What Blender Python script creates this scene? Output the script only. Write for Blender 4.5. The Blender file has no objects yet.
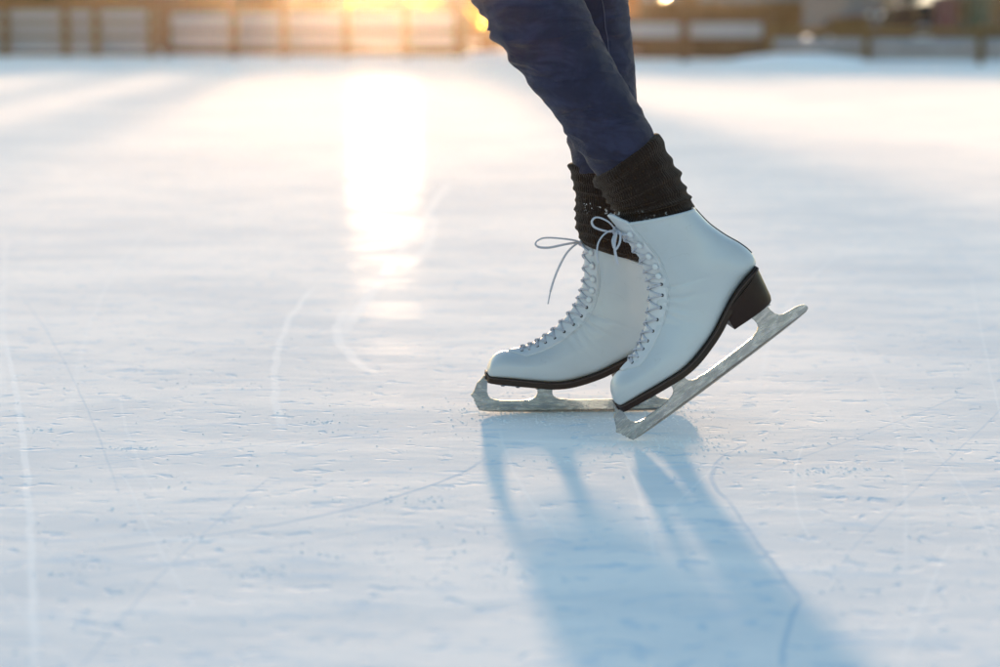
import bpy, bmesh, math, random
from mathutils import Vector, Matrix, noise
from mathutils.geometry import tessellate_polygon
R = math.radians; PI = math.pi
random.seed(7)
sc = bpy.context.scene
C = sc.collection

# ------------------------------------------------------------------ camera
FPX, HC, YH = 2361.0, 0.5, 25.0
PITCH = math.atan((333.5-YH)/FPX)
cam = bpy.data.cameras.new('camera'); co = bpy.data.objects.new('camera', cam); C.objects.link(co)
co.location = (0,0,HC); co.rotation_euler = (PI/2-PITCH,0,0)
cam.sensor_width = 36; cam.lens = 85; cam.clip_start = .05; cam.clip_end = 6000
cam.dof.use_dof = True; cam.dof.focus_distance = 2.93; cam.dof.aperture_fstop = 4.2
sc.camera = co
def ray(px, py):
    a = (px-500)/FPX; b = (333.5-py)/FPX
    return Vector((a, math.cos(PITCH)+b*math.sin(PITCH), -math.sin(PITCH)+b*math.cos(PITCH)))
def at(px, py, Y):
    d = ray(px,py); return Vector((0,0,HC))+d*(Y/d.y)
def gnd(px, py, z=0):
    d = ray(px,py); return Vector((0,0,HC))+d*((z-HC)/d.z)

# ------------------------------------------------------------------ helpers
def link(name, me, mat=None, parent=None, smooth=True):
    o = bpy.data.objects.new(name, me); C.objects.link(o)
    if mat and not me.materials: me.materials.append(mat)
    if parent: o.parent = parent
    if smooth: me.polygons.foreach_set('use_smooth', [True]*len(me.polygons)); me.update()
    return o
def mesh(name, vs, fs):
    me = bpy.data.meshes.new(name); me.from_pydata([tuple(v) for v in vs], [], fs); me.validate(); me.update(); return me
def from_bm(name, bm):
    bmesh.ops.recalc_face_normals(bm, faces=bm.faces)
    me = bpy.data.meshes.new(name); bm.to_mesh(me); bm.free(); return me
def empty(name, loc=(0,0,0), rz=0):
    o = bpy.data.objects.new(name, None); C.objects.link(o); o.location = loc; o.rotation_euler = (0,0,rz); o.empty_display_size=.1; return o
def tag(o, label=None, cat=None, group=None, kind=None):
    if label: o['label']=label
    if cat: o['category']=cat
    if group: o['group']=group
    if kind: o['kind']=kind
    return o
def bm_box(bm, c, s, rot=None, bev=0):
    m = Matrix.Translation(c) @ (rot.to_4x4() if rot else Matrix.Identity(4)) @ Matrix.Diagonal((s[0],s[1],s[2],1))
    r = bmesh.ops.create_cube(bm, size=1, matrix=m)
    if bev:
        es = set(e for v in r['verts'] for e in v.link_edges)
        bmesh.ops.bevel(bm, geom=list(es), offset=bev, segments=2, affect='EDGES', profile=.6)
def box_obj(name, c, s, mat, parent=None, bev=0, rot=None):
    bm = bmesh.new(); bm_box(bm, Vector(c), s, rot, bev)
    return link(name, from_bm(name,bm), mat, parent, smooth=False)
def cyl_bm(bm, p0, p1, r0, r1=None, n=12):
    r1 = r0 if r1 is None else r1
    tube_bm(bm, [Vector(p0),Vector(p1)], [r0,r1], n)
def tube_bm(bm, pts, rad, n=8, flat=1.0, cap=True):
    pts = [Vector(p) for p in pts]
    if not hasattr(rad,'__len__'): rad=[rad]*len(pts)
    rings=[]; up=None
    for i,p in enumerate(pts):
        t = (pts[min(i+1,len(pts)-1)]-pts[max(i-1,0)])
        if t.length<1e-9: t=Vector((0,0,1))
        t.normalize()
        if up is None:
            up = Vector((0,0,1)) if abs(t.z)<.9 else Vector((1,0,0))
        up = (up - t*up.dot(t)); up.normalize(); s = t.cross(up)
        rings.append([bm.verts.new(p+(up*math.cos(2*PI*k/n)*flat+s*math.sin(2*PI*k/n))*rad[i]) for k in range(n)])
    for a,b in zip(rings,rings[1:]):
        for k in range(n): bm.faces.new((a[k],a[(k+1)%n],b[(k+1)%n],b[k]))
    if cap:
        bm.faces.new(rings[0][::-1]); bm.faces.new(rings[-1])
def catmull(pts, t):
    """pts list of vectors/tuples, t in [0,n-1]"""
    n=len(pts); i=min(int(t),n-2); f=t-i
    p0=pts[max(i-1,0)];p1=pts[i];p2=pts[i+1];p3=pts[min(i+2,n-1)]
    return [0.5*((2*b)+(-a+c)*f+(2*a-5*b+4*c-d)*f*f+(-a+3*b-3*c+d)*f**3) for a,b,c,d in zip(p0,p1,p2,p3)]
def smooth_path(pts, n):
    pts=[tuple(p) for p in pts]
    return [Vector(catmull(pts, (len(pts)-1)*i/(n-1))) for i in range(n)]
def baked(o, *mods):
    for t,kw in mods:
        m=o.modifiers.new(t,t)
        for k,v in kw.items(): setattr(m,k,v)
    bpy.context.view_layer.update()
    dg=bpy.context.evaluated_depsgraph_get()
    me=bpy.data.meshes.new_from_object(o.evaluated_get(dg))
    o.modifiers.clear(); o.data=me
    return me
def sstep(a,b,x):
    t=max(0,min(1,(x-a)/(b-a))); return t*t*(3-2*t)

# ------------------------------------------------------------------ materials
class NT:
    def __init__(s,name):
        s.m=bpy.data.materials.new(name); s.m.use_nodes=True; s.t=s.m.node_tree; s.n=s.t.nodes
        s.b=s.n['Principled BSDF']
    def new(s,typ,ins=None,**kw):
        x=s.n.new(typ)
        for k,v in kw.items(): setattr(x,k,v)
        for k,v in (ins or {}).items(): s.set(x,k,v)
        return x
    def set(s,node,k,v):
        i=node.inputs[k]
        if isinstance(v,bpy.types.NodeSocket): s.t.links.new(v,i)
        else: i.default_value=v
    def math(s,op,a,b=None,c=None,clamp=False):
        x=s.n.new('ShaderNodeMath'); x.operation=op; x.use_clamp=clamp
        for i,v in enumerate((a,b,c)):
            if v is not None: s.set(x,i,v)
        return x.outputs[0]
    def noise(s,vec,scale,detail=3,rough=.5,dist=0):
        x=s.new('ShaderNodeTexNoise',{'Scale':scale,'Detail':detail,'Roughness':rough,'Distortion':dist})
        if vec is not None: s.set(x,'Vector',vec)
        return x.outputs['Fac']
    def map(s,vec,sc=(1,1,1),rot=(0,0,0),loc=(0,0,0)):
        return s.new('ShaderNodeMapping',{'Vector':vec,'Scale':sc,'Rotation':rot,'Location':loc}).outputs[0]
    def ramp(s,fac,lo,hi,a=0.0,b=1.0):
        x=s.new('ShaderNodeMapRange',{'Value':fac,'From Min':lo,'From Max':hi,'To Min':a,'To Max':b}); x.interpolation_type='SMOOTHSTEP'
        return x.outputs[0]
    def mix(s,fac,a,b):
        x=s.n.new('ShaderNodeMix'); x.data_type='RGBA'
        s.set(x,0,fac); s.set(x,6,a); s.set(x,7,b); return x.outputs[2]
    def bump(s,h,strength=.5,dist=.001,normal=None):
        x=s.new('ShaderNodeBump',{'Height':h,'Strength':strength,'Distance':dist})
        if normal is not None: s.set(x,'Normal',normal)
        return x.outputs[0]
    def obj(s): return s.new('ShaderNodeTexCoord').outputs['Object']
    def pos(s): return s.new('ShaderNodeNewGeometry').outputs['Position']
def c4(r,g,b): return (r,g,b,1)
def simple(name, col, rough=.6, metal=0, var=.15, scale=8, bump=0, bscale=60, bdist=.002, spec=.5, **extra):
    n=NT(name); v=n.obj()
    f=n.noise(v,scale,4)
    dark=tuple(c*(1-var) for c in col[:3])+(1,); lite=tuple(min(1,c*(1+var)) for c in col[:3])+(1,)
    n.set(n.b,'Base Color',n.mix(f,dark,lite))
    n.set(n.b,'Roughness',n.ramp(n.noise(v,scale*2.3,3),.2,.8,rough*.85,min(1,rough*1.15)))
    n.b.inputs['Metallic'].default_value=metal
    n.b.inputs['Specular IOR Level'].default_value=spec
    if bump: n.set(n.b,'Normal',n.bump(n.noise(v,bscale,4),bump,bdist))
    for k,x in extra.items(): n.b.inputs[k.replace('_',' ')].default_value=x
    return n.m

def mat_ice():
    n=NT('ice'); p=n.pos()
    # frost clouds, long streaks, fine grain
    big=n.noise(n.map(p,(1.1,.8,1)),1.0,4,.55,.4)
    mid=n.noise(n.map(p,(3.2,6.5,1),(0,0,.25)),1.0,5,.6,.3)
    streak=n.noise(n.map(p,(9,20,1),(0,0,.16)),1.0,6,.72,.5)
    streak2=n.noise(n.map(p,(50,5,1),(0,0,.5)),1.0,4,.6,.2)
    fine=n.noise(p,160,3,.6)
    pits=n.noise(n.map(p,(30,36,1),(0,0,.1)),1.0,2,.5,.6)
    pit=n.ramp(pits,.60,.68)
    rough=n.math('MULTIPLY',n.noise(n.map(p,(42,60,1),(0,0,.2)),1.0,4,.75,.4),n.ramp(mid,.44,.56))
    sepx=n.new('ShaderNodeSeparateXYZ',{'Vector':p})
    X,Y=sepx.outputs[0],sepx.outputs[1]
    WOB=n.math('SUBTRACT',n.noise(p,9,2),.5)
    # skate cuts: circular arcs through three points on the ice
    def arc(p1,p2,p3,w,amp):
        (x1,y1),(x2,y2),(x3,y3)=[gnd(*q)[:2] for q in (p1,p2,p3)]
        d=2*(x1*(y2-y3)+x2*(y3-y1)+x3*(y1-y2))
        cx=((x1*x1+y1*y1)*(y2-y3)+(x2*x2+y2*y2)*(y3-y1)+(x3*x3+y3*y3)*(y1-y2))/d
        cy=((x1*x1+y1*y1)*(x3-x2)+(x2*x2+y2*y2)*(x1-x3)+(x3*x3+y3*y3)*(x2-x1))/d
        r=math.hypot(x1-cx,y1-cy)
        dx=n.math('SUBTRACT',X,cx); dy=n.math('SUBTRACT',Y,cy)
        q=n.math('SQRT',n.math('ADD',n.math('MULTIPLY',dx,dx),n.math('MULTIPLY',dy,dy)))
        wob=n.math('MULTIPLY',WOB,w*1.8)
        e=n.math('ABSOLUTE',n.math('ADD',n.math('SUBTRACT',q,r),wob))
        line=n.ramp(e,w*.35,w,1,0)
        # limit to a disc round the middle of the arc
        mx,my=(x1+x3)/2,(y1+y3)/2; L=math.hypot(x1-x3,y1-y3)/2
        ex=n.math('SUBTRACT',X,mx); ey=n.math('SUBTRACT',Y,my)
        dd=n.math('SQRT',n.math('ADD',n.math('MULTIPLY',ex,ex),n.math('MULTIPLY',ey,ey)))
        return n.math('MULTIPLY',n.math('MULTIPLY',line,n.ramp(dd,L*.85,L*1.15,1,0)),amp)
    arcs=[((2,330),(30,520),(34,660),.006,1.0),((6,240),(3,320),(2,400),.008,.5),
      ((80,552),(300,520),(480,462),.0035,-1.0),((40,585),(200,560),(420,520),.004,-.4),
      ((312,290),(279,345),(281,425),.008,.9),((447,185),(412,235),(345,330),.016,1.0),
      ((345,310),(342,345),(372,372),.012,.9),((430,215),(428,245),(405,268),.016,.8),
      ((120,395),(130,440),(160,500),.003,.4),((500,430),(530,500),(560,540),.003,.5),
      ((745,445),(718,462),(728,500),.004,-.9),((728,500),(770,560),(800,600),.0035,-.8),((800,600),(785,640),(782,667),.0035,-.8),
      ((620,445),(640,500),(655,560),.003,.5),((850,340),(900,450),(905,560),.003,.4),
      ((735,480),(850,440),(960,395),.003,-.5),((540,395),(760,420),(980,470),.0025,-.3),
      ((60,470),(260,445),(470,425),.003,-.5),((430,300),(445,380),(452,470),.003,.2),
      ((880,230),(800,290),(760,380),.006,.4),((150,230),(100,300),(70,420),.006,.35),
      ((250,560),(420,600),(620,590),.003,-.3)]
    rq=random.Random(21)
    for i in range(10):
        x=rq.uniform(0,1000); y=rq.uniform(330,640); dx=rq.uniform(-150,150); dy=rq.uniform(30,110)
        arcs.append(((x-dx,y-dy),(x+rq.uniform(-14,14),y),(x+dx*.8,min(690,y+dy)),.0022,rq.choice((.45,.6,-.45))))
    white=None; groove=None
    for a in arcs:
        v=arc(*a)
        if a[4]>0: white = v if white is None else n.math('MAXIMUM',white,v)
        else:
            v=n.math('ABSOLUTE',v); groove = v if groove is None else n.math('MAXIMUM',groove,v)
    # fine hairline scratches: thin bands of several rotated stretched noises
    hair=None
    for rot,scx,scy,th in ((.25,.8,16,.006),(1.1,.7,15,.006),(-.7,.6,14,.006),(2.2,.8,18,.007)):
        v=n.noise(n.map(p,(scx,scy,1),(0,0,rot),(rot*7,rot*3,0)),1.0,0,.4)
        e=n.math('ABSOLUTE',n.math('SUBTRACT',v,.5))
        v=n.ramp(e,0,th,1,0)
        v=n.math('MULTIPLY',v,n.ramp(big if rot>.5 else mid,.45,.6))
        hair=v if hair is None else n.math('MAXIMUM',hair,v)
    cA=c4(.66,.72,.77); cB=c4(.90,.885,.875)
    f=n.math('ADD',n.math('MULTIPLY',big,.5),n.math('MULTIPLY',mid,.5))
    col=n.mix(n.ramp(f,.36,.62),cA,cB)
    col=n.mix(n.math('MULTIPLY',n.ramp(streak,.52,.66),.75),col,c4(.58,.70,.80))
    col=n.mix(n.math('MULTIPLY',pit,.5),col,c4(.40,.60,.76))
    col=n.mix(n.math('MULTIPLY',groove,.8),col,c4(.38,.55,.70))
    col=n.mix(n.math('MULTIPLY',n.math('MAXIMUM',white,n.math('MULTIPLY',hair,.8)),.6),col,c4(.93,.95,.96))
    n.set(n.b,'Base Color',col)
    rg=n.ramp(n.math('ADD',n.math('MULTIPLY',mid,.6),n.math('MULTIPLY',streak,.4)),.35,.65,ICE_R0,ICE_R1)
    rg=n.math('ADD',rg,n.math('MULTIPLY',n.math('MAXIMUM',white,hair),.1))
    n.set(n.b,'Roughness',rg)
    n.b.inputs['IOR'].default_value=1.31
    n.b.inputs['Specular IOR Level'].default_value=ICE_SPEC
    n.set(n.b,'Coat Weight',n.math('MULTIPLY',n.ramp(n.noise(n.map(p,(2.2,3.4,1),(0,0,.15)),1.0,4,.65,.8),.40,.60,.12,1.0),ICE_COAT)); n.b.inputs['Coat IOR'].default_value=1.31
    n.set(n.b,'Coat Roughness',n.math('ADD',n.ramp(n.math('ADD',n.math('MULTIPLY',mid,.5),n.math('MULTIPLY',streak,.5)),.36,.64,.04,.24),n.math('MULTIPLY',white,.10)))
    n.b.inputs['Sheen Weight'].default_value=ICE_SHEEN; n.b.inputs['Sheen Tint'].default_value=c4(1,.90,.80); n.b.inputs['Sheen Roughness'].default_value=ICE_SHR; n.b.inputs['Subsurface Weight'].default_value=ICE_SSS; n.b.inputs['Subsurface Radius'].default_value=(.8,1,1.25); n.b.inputs['Subsurface Scale'].default_value=.12
    h=n.math('MULTIPLY',mid,.0005)
    h=n.math('ADD',h,n.math('MULTIPLY',streak,.0004))
    h=n.math('ADD',h,n.math('MULTIPLY',rough,.00022))
    h=n.math('ADD',h,n.math('MULTIPLY',streak2,.0002))
    h=n.math('ADD',h,n.math('MULTIPLY',fine,.00005))
    h=n.math('SUBTRACT',h,n.math('MULTIPLY',pit,.0005))
    n.set(n.b,'Normal',n.bump(h,1.0,1.0))
    return n.m
ICE_R0, ICE_R1 = .68,.80
ICE_SPEC=.0; ICE_COAT=.0009; ICE_SSS=0.0; ICE_SHEEN=.19; ICE_SHR=.45

M={}
def mats():
    M['ice']=mat_ice()
    M['snow']=simple('snow',(.82,.85,.88),.75,bump=.6,bscale=3,bdist=.05,var=.05,scale=2)
    # leather
    n=NT('white_leather'); v=n.obj()
    f=n.noise(v,9,4)
    col=n.mix(f,c4(.40,.45,.49),c4(.46,.50,.54))
    spot=n.ramp(n.noise(v,75,2,.5,.4),.74,.78)
    col=n.mix(n.math('MULTIPLY',spot,.35),col,c4(.35,.36,.38))
    sc1=n.math('MULTIPLY',n.ramp(n.math('ABSOLUTE',n.math('SUBTRACT',n.noise(n.map(v,(26,26,60),(0,.6,0)),1,2,.5,.6),.5)),0,.012,1,0),n.ramp(n.noise(v,22,2),.56,.66))
    col=n.mix(n.math('MULTIPLY',sc1,.45),col,c4(.25,.26,.28))
    grime=n.ramp(n.noise(v,14,5,.7),.5,.75)
    col=n.mix(n.math('MULTIPLY',grime,.22),col,c4(.33,.33,.32))
    n.set(n.b,'Base Color',col); n.set(n.b,'Roughness',n.ramp(f,.3,.7,.30,.48))
    h=n.math('ADD',n.math('MULTIPLY',n.noise(v,700,3,.6),.12),n.math('MULTIPLY',n.noise(v,26,3),1.0))
    n.set(n.b,'Normal',n.bump(h,.35,.0016)); n.b.inputs['Coat Weight'].default_value=.15
    n.b.inputs['Coat Roughness'].default_value=.3
    M['leather']=n.m
    M['tongue']=simple('tongue_leather',(.50,.53,.57),.6,var=.06,scale=30,bump=.3,bscale=200,bdist=.001)
    M['sole']=simple('brown_sole',(.016,.0065,.0045),.45,var=.25,scale=25,bump=.3,bscale=120,bdist=.0006,spec=.25)
    M['welt']=simple('welt_edge',(.040,.020,.015),.5,var=.2,scale=60)
    # blade steel
    n=NT('blade_steel'); v=n.obj()
    f=n.noise(n.map(v,(30,30,200)),1,4,.6)
    smear=n.ramp(n.noise(n.map(v,(60,60,190),(0,.12,0)),1,5,.7,.4),.42,.66)
    sep=n.new('ShaderNodeSeparateXYZ',{'Vector':v})
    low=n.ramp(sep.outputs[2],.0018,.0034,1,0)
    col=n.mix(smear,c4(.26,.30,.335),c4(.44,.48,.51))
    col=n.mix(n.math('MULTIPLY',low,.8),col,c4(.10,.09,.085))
    n.set(n.b,'Base Color',col); n.b.inputs['Metallic'].default_value=.85
    n.set(n.b,'Roughness',n.ramp(f,.3,.7,.20,.34))
    frost=n.math('MULTIPLY',smear,n.ramp(sep.outputs[2],.008,.03,1,.25))
    n.set(n.b,'Metallic',n.math('SUBTRACT',1.0,n.math('MULTIPLY',frost,.35)))
    n.set(n.b,'Normal',n.bump(n.math('ADD',n.noise(v,300,3),n.math('MULTIPLY',smear,.4)),.15,.0003))
    M['steel']=n.m
    M['edge_steel']=simple('ground_edge',(.30,.28,.27),.35,metal=.9,var=.2,scale=60)
    M['lace']=simple('shoelace_cotton',(.44,.46,.53),.85,var=.08,scale=40,bump=.8,bscale=1500,bdist=.0008)
    M['hook']=simple('enamelled_hook',(.55,.59,.62),.25,var=.03,scale=40)
    M['hole']=simple('eyelet_metal',(.03,.03,.035),.4,metal=.3,var=.2,scale=80)
    # denim
    n=NT('denim'); v=n.obj()
    w1=n.new('ShaderNodeTexWave',{'Vector':n.map(v,(1,1,1),(0,.6,0)),'Scale':420.0,'Distortion':.6,'Detail':2.0}); w1.wave_type='BANDS'
    f=n.noise(n.map(v,(60,60,12),(0,.5,0)),1,4,.65)
    wear=n.ramp(n.noise(n.map(v,(14,14,26),(0,.5,0)),1,5,.65,.8),.45,.7)
    col=n.mix(f,c4(.006,.0055,.024),c4(.014,.0145,.050))
    col=n.mix(n.math('MULTIPLY',wear,.6),col,c4(.030,.034,.088))
    n.set(n.b,'Base Color',col); n.b.inputs['Roughness'].default_value=.85
    n.b.inputs['Sheen Weight'].default_value=.12; n.b.inputs['Sheen Roughness'].default_value=.25
    n.b.inputs['Sheen Tint'].default_value=c4(1,.86,.66)
    h=n.math('ADD',n.math('MULTIPLY',w1.outputs['Fac'],.06),n.math('ADD',n.math('MULTIPLY',n.noise(v,60,4,.6),.4),n.math('MULTIPLY',n.math('ABSOLUTE',n.math('SUBTRACT',n.noise(n.map(v,(9,9,30),(0,.45,0)),1,2,.5,.6),.5)),-5.0)))
    n.set(n.b,'Normal',n.bump(h,.8,.006)); M['denim']=n.m
    M['seam']=simple('seam_thread',(.07,.07,.12),.8,var=.2,scale=200)
    # knit
    n=NT('dark_knit'); v=n.new('ShaderNodeUVMap').outputs[0]
    w1=n.new('ShaderNodeTexWave',{'Vector':v,'Scale':11.0,'Distortion':.5,'Detail':2.0,'Detail Scale':3.0}); w1.bands_direction='X'
    w2=n.new('ShaderNodeTexWave',{'Vector':v,'Scale':10.0,'Distortion':1.0,'Detail':2.0}); w2.bands_direction='Y'
    o=n.obj()
    f=n.noise(o,140,4,.7)
    z0=at(650,207,3.0).z; sz=n.new('ShaderNodeSeparateXYZ',{'Vector':n.pos()}).outputs[2]
    band=n.ramp(n.math('ABSOLUTE',n.math('SUBTRACT',sz,z0)),.006,.012,1,0)
    fr=n.math('MULTIPLY',n.ramp(n.noise(o,230,3,.6),.58,.66),n.math('MULTIPLY',band,n.ramp(n.noise(o,32,2),.48,.60)))
    n.set(n.b,'Base Color',n.mix(fr,n.mix(f,c4(.009,.005,.004),c4(.028,.016,.012)),c4(.7,.72,.75)))
    n.b.inputs['Roughness'].default_value=.95; n.b.inputs['Sheen Weight'].default_value=.12
    n.b.inputs['Specular IOR Level'].default_value=.15
    n.b.inputs['Sheen Tint'].default_value=c4(.9,.75,.65)
    h=n.math('ADD',n.math('MULTIPLY',w1.outputs['Fac'],.22),n.math('ADD',n.math('MULTIPLY',w2.outputs['Fac'],.06),n.math('MULTIPLY',f,1.1)))
    n.set(n.b,'Normal',n.bump(h,.9,.0035)); M['knit']=n.m
    M['skin']=simple('skin',(.55,.36,.28),.5,var=.06,scale=20,Subsurface_Weight=.1)
    M['hair']=simple('hair',(.10,.055,.03),.5,var=.3,scale=60)
    M['coat']=simple('wool_coat',(.06,.06,.075),.95,var=.2,scale=60,bump=.6,bscale=300)
    M['ochre']=simple('ochre_timber',(.13,.075,.022),.7,var=.25,scale=6,bump=.4,bscale=40)
    M['brown']=simple('brown_timber',(.085,.045,.018),.75,var=.3,scale=6,bump=.4,bscale=40)
    M['white']=simple('white_painted_board',(.26,.29,.34),.55,var=.08,scale=5,bump=.2,bscale=30)
    M['bark']=simple('bark',(.10,.065,.04),.9,var=.35,scale=10,bump=1,bscale=25,bdist=.02)
    M['twig']=simple('twigs',(.13,.08,.045),.9,var=.3,scale=10)
    M['leaf']=simple('dry_hedge_leaves',(.085,.048,.018),.8,var=.4,scale=3)
    n=NT('glow_tinted_leaves'); tr=n.new('ShaderNodeBsdfTranslucent',{'Color':c4(.20,.075,.014)}); mx=n.new('ShaderNodeMixShader',{0:.55})  # orange translucent colour put into the leaves to imitate the low sun's glow
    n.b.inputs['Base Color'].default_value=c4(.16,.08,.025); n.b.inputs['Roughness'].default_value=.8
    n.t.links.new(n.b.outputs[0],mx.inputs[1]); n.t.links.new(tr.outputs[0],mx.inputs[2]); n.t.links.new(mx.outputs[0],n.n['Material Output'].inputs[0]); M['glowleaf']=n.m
    M['ever']=simple('evergreen_needles',(.05,.06,.025),.8,var=.4,scale=3)
    M['plaster']=simple('grey_plaster',(.14,.15,.17),.8,var=.12,scale=1.5)
    M['darkwall']=simple('dark_cladding',(.05,.045,.045),.7,var=.3,scale=2)
    M['roof']=simple('dark_roof',(.06,.055,.05),.7,var=.2,scale=2)
    M['glass']=simple('window_glass',(.05,.07,.09),.08,var=.2,scale=1,spec=.8)
    M['carblue']=simple('blue_grey_paint',(.06,.10,.15),.3,var=.04,scale=1,Coat_Weight=.6)
    M['cardark']=simple('black_paint',(.010,.010,.012),.25,var=.1,scale=1,Coat_Weight=.6)
    M['carolive']=simple('olive_paint',(.05,.055,.02),.3,var=.05,scale=1,Coat_Weight=.6)
    M['carred']=simple('red_paint',(.10,.02,.02),.3,var=.05,scale=1,Coat_Weight=.6)
    M['tyre']=simple('tyre_rubber',(.02,.02,.02),.85,var=.2,scale=8)
    M['rim']=simple('alloy_rim',(.5,.5,.52),.35,metal=.9,var=.05,scale=8)
    M['redlens']=simple('red_lens',(.5,.02,.02),.2,var=.1,scale=10)
    M['clearlens']=simple('clear_lens',(.6,.62,.65),.15,var=.1,scale=10)
mats()

# ------------------------------------------------------------------ skate model (local: x toe->heel, z up, y across)
KC,KS=math.cos(R(36.5)),math.sin(R(36.5)); SCL=2213.0
def loc(X,Y):
    dx,dy=X-465,Y-643
    return ((dx*KC-dy*KS)/SCL, (-dx*KS-dy*KC)/SCL)
SEC=[ # F, B, half width (cm)
 ((405,521),(414,541),.9),((400,500),(428,548),2.0),((403,478),(452,536),2.8),((415,460),(480,520),3.35),((435,444),(512,502),3.75),
 ((454,424),(548,481),4.0),((469,403),(585,458),4.05),((482,378),(618,430),3.9),((492,350),(648,394),3.6),((500,320),(678,350),3.35),
 ((505,290),(700,308),3.2),((507,262),(728,258),3.15),((507,240),(762,214),3.2),((505,222),(791,183),3.25),((501,205),(789,160),3.3),
 ((495,186),(771,137),3.3),((486,163),(742,115),3.25),((471,138),(705,93),3.3),((452,112),(665,64),3.5),((432,86),(640,40),3.7),((415,62),(622,20),3.85)]
FL=[loc(*s[0]) for s in SEC]; BL=[(lambda q,w,k:(q[0],q[1]+.0016*w*max(0,1-max(0,k-13)/5)))(loc(*s[1]),s[2],k) for k,s in enumerate(SEC)]; WL=[(s[2]/100,) for s in SEC]
NS=len(SEC)-1
def surf(s,a,off=0.0):
    s=max(0,min(NS,s))
    F=Vector(catmull(FL,s)); B=Vector(catmull(BL,s)); W=catmull(WL,s)[0]
    shaft=sstep(9,15,s)
    sg=1 if a>=0 else -1; a=abs(a)
    ca,sa=math.cos(a),math.sin(a)
    if ca>=0: q=1.0; p=1.0
    else:
        e=.42+.55*shaft; q=p=e
    x=math.copysign(abs(ca)**q,ca); y=abs(sa)**p
    t=(1-x)/2
    # widest point sits low in the forefoot
    w=W*y*(1-.10*(1-shaft)*max(0,x))
    # ankle hollow and heel swell on the shaft
    P=F.lerp(B,t)
    v=Vector((P.x, sg*w, P.y))
    if off:
        e=.01
        d1=surf(s,sg*a+e)-surf(s,sg*a-e)
        d2=surf(min(NS,s+.05),sg*a)-surf(max(0,s-.05),sg*a)
        nrm=d2.cross(d1)
        if nrm.length<1e-12: nrm=Vector((-1,0,0))
        nrm.normalize()
        cen=F.lerp(B,.5); out=v-Vector((cen.x,0,cen.y))
        if nrm.dot(out)<0: nrm=-nrm
        v=v+nrm*off
    return v
def a_arc(s,L):
    a=0; acc=0; prev=surf(s,0)
    while acc<L and a<1.5:
        a+=.02; q=surf(s,a); acc+=(q-prev).length; prev=q
    return a
S_GAP=4.0
def edge_arc(s): return .0155*sstep(S_GAP,S_GAP+1.5,s)**.6*(.62+.38*sstep(5,12,s)) if s>S_GAP else 0
_ec={}
def a_edge(s):
    k=round(s,3)
    if k not in _ec: _ec[k]=a_arc(s,edge_arc(s)) if s>S_GAP else 0
    return _ec[k]

def boot_upper():
    bm=bmesh.new(); NA=30; NR=110
    ss=[NS*(i/NR) for i in range(NR+1)]
    ss=[0,.15,.35]+[s for s in ss if s>.5]
    for sg in (1,-1):
        rows=[]
        for s in ss:
            ae=a_edge(s)
            row=[]
            for k in range(NA+1):
                u=k/NA
                a=ae+(PI-ae)*u
                off=0
                if s>S_GAP:
                    d=(surf(s,a)-surf(s,ae)).length
                    off=.0013*(1-sstep(.0125,.0150,d))*sstep(S_GAP,S_GAP+.8,s)   # raised facing
                v=surf(s,sg*a,off)
                # soft dents of worn leather
                n=noise.noise(v*38)*.0009*sstep(0,2,s)
                for s0,am in ((8.7,.0012),(9.6,.0018),(10.7,.0020),(11.7,.0016),(12.9,.0010)):
                    n-=am*math.exp(-((s-s0+.45*math.sin(a*2.2+s0))/.16)**2)*sstep(ae+.1,ae+.35,a)*sstep(1.9,1.1,a)
                v=v+Vector((0,sg*n,0))
                row.append(bm.verts.new(v))
            rows.append(row)
        for a,b in zip(rows,rows[1:]):
            for k in range(NA):
                try: bm.faces.new((a[k],a[k+1],b[k+1],b[k]))
                except ValueError: pass
        bm.faces.new(rows[0]) if sg==1 else bm.faces.new(rows[0][::-1])
    bmesh.ops.remove_doubles(bm,verts=bm.verts,dist=.00035)
    me=from_bm('ice_skate',bm); return me
def tongue():
    bm=bmesh.new(); rows=[]
    NR=60;NA=14
    for i in range(NR+1):
        s=S_GAP-.3+(NS+.0-S_GAP+.3)*i/NR
        am=a_arc(s,.026*min(1,(s-S_GAP+.4)/1.4)+.002)
        row=[]
        for k in range(-NA,NA+1):
            a=am*k/NA
            bul=.0012*math.cos(k/NA*PI/2)+ .0012*math.sin(i*.9)*.3
            row.append(bm.verts.new(surf(s,a,-.0026+bul)))
        rows.append(row)
    # sticks out above the boot top
    for ex in (.006,.012,.016):
        row=[]
        for k in range(2*NA+1):
            p=rows[NR][k].co; d=(rows[NR][k].co-rows[NR-3][k].co).normalized()
            rr=1-abs(k-NA)/NA
            row.append(bm.verts.new(p+d*ex*(.35+.65*min(1,rr*2))+Vector((-.15*ex,0,0))))
        rows.append(row)
    for a,b in zip(rows,rows[1:]):
        for k in range(2*NA): bm.faces.new((a[k],a[k+1],b[k+1],b[k]))
    return from_bm('tongue',bm)
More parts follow.
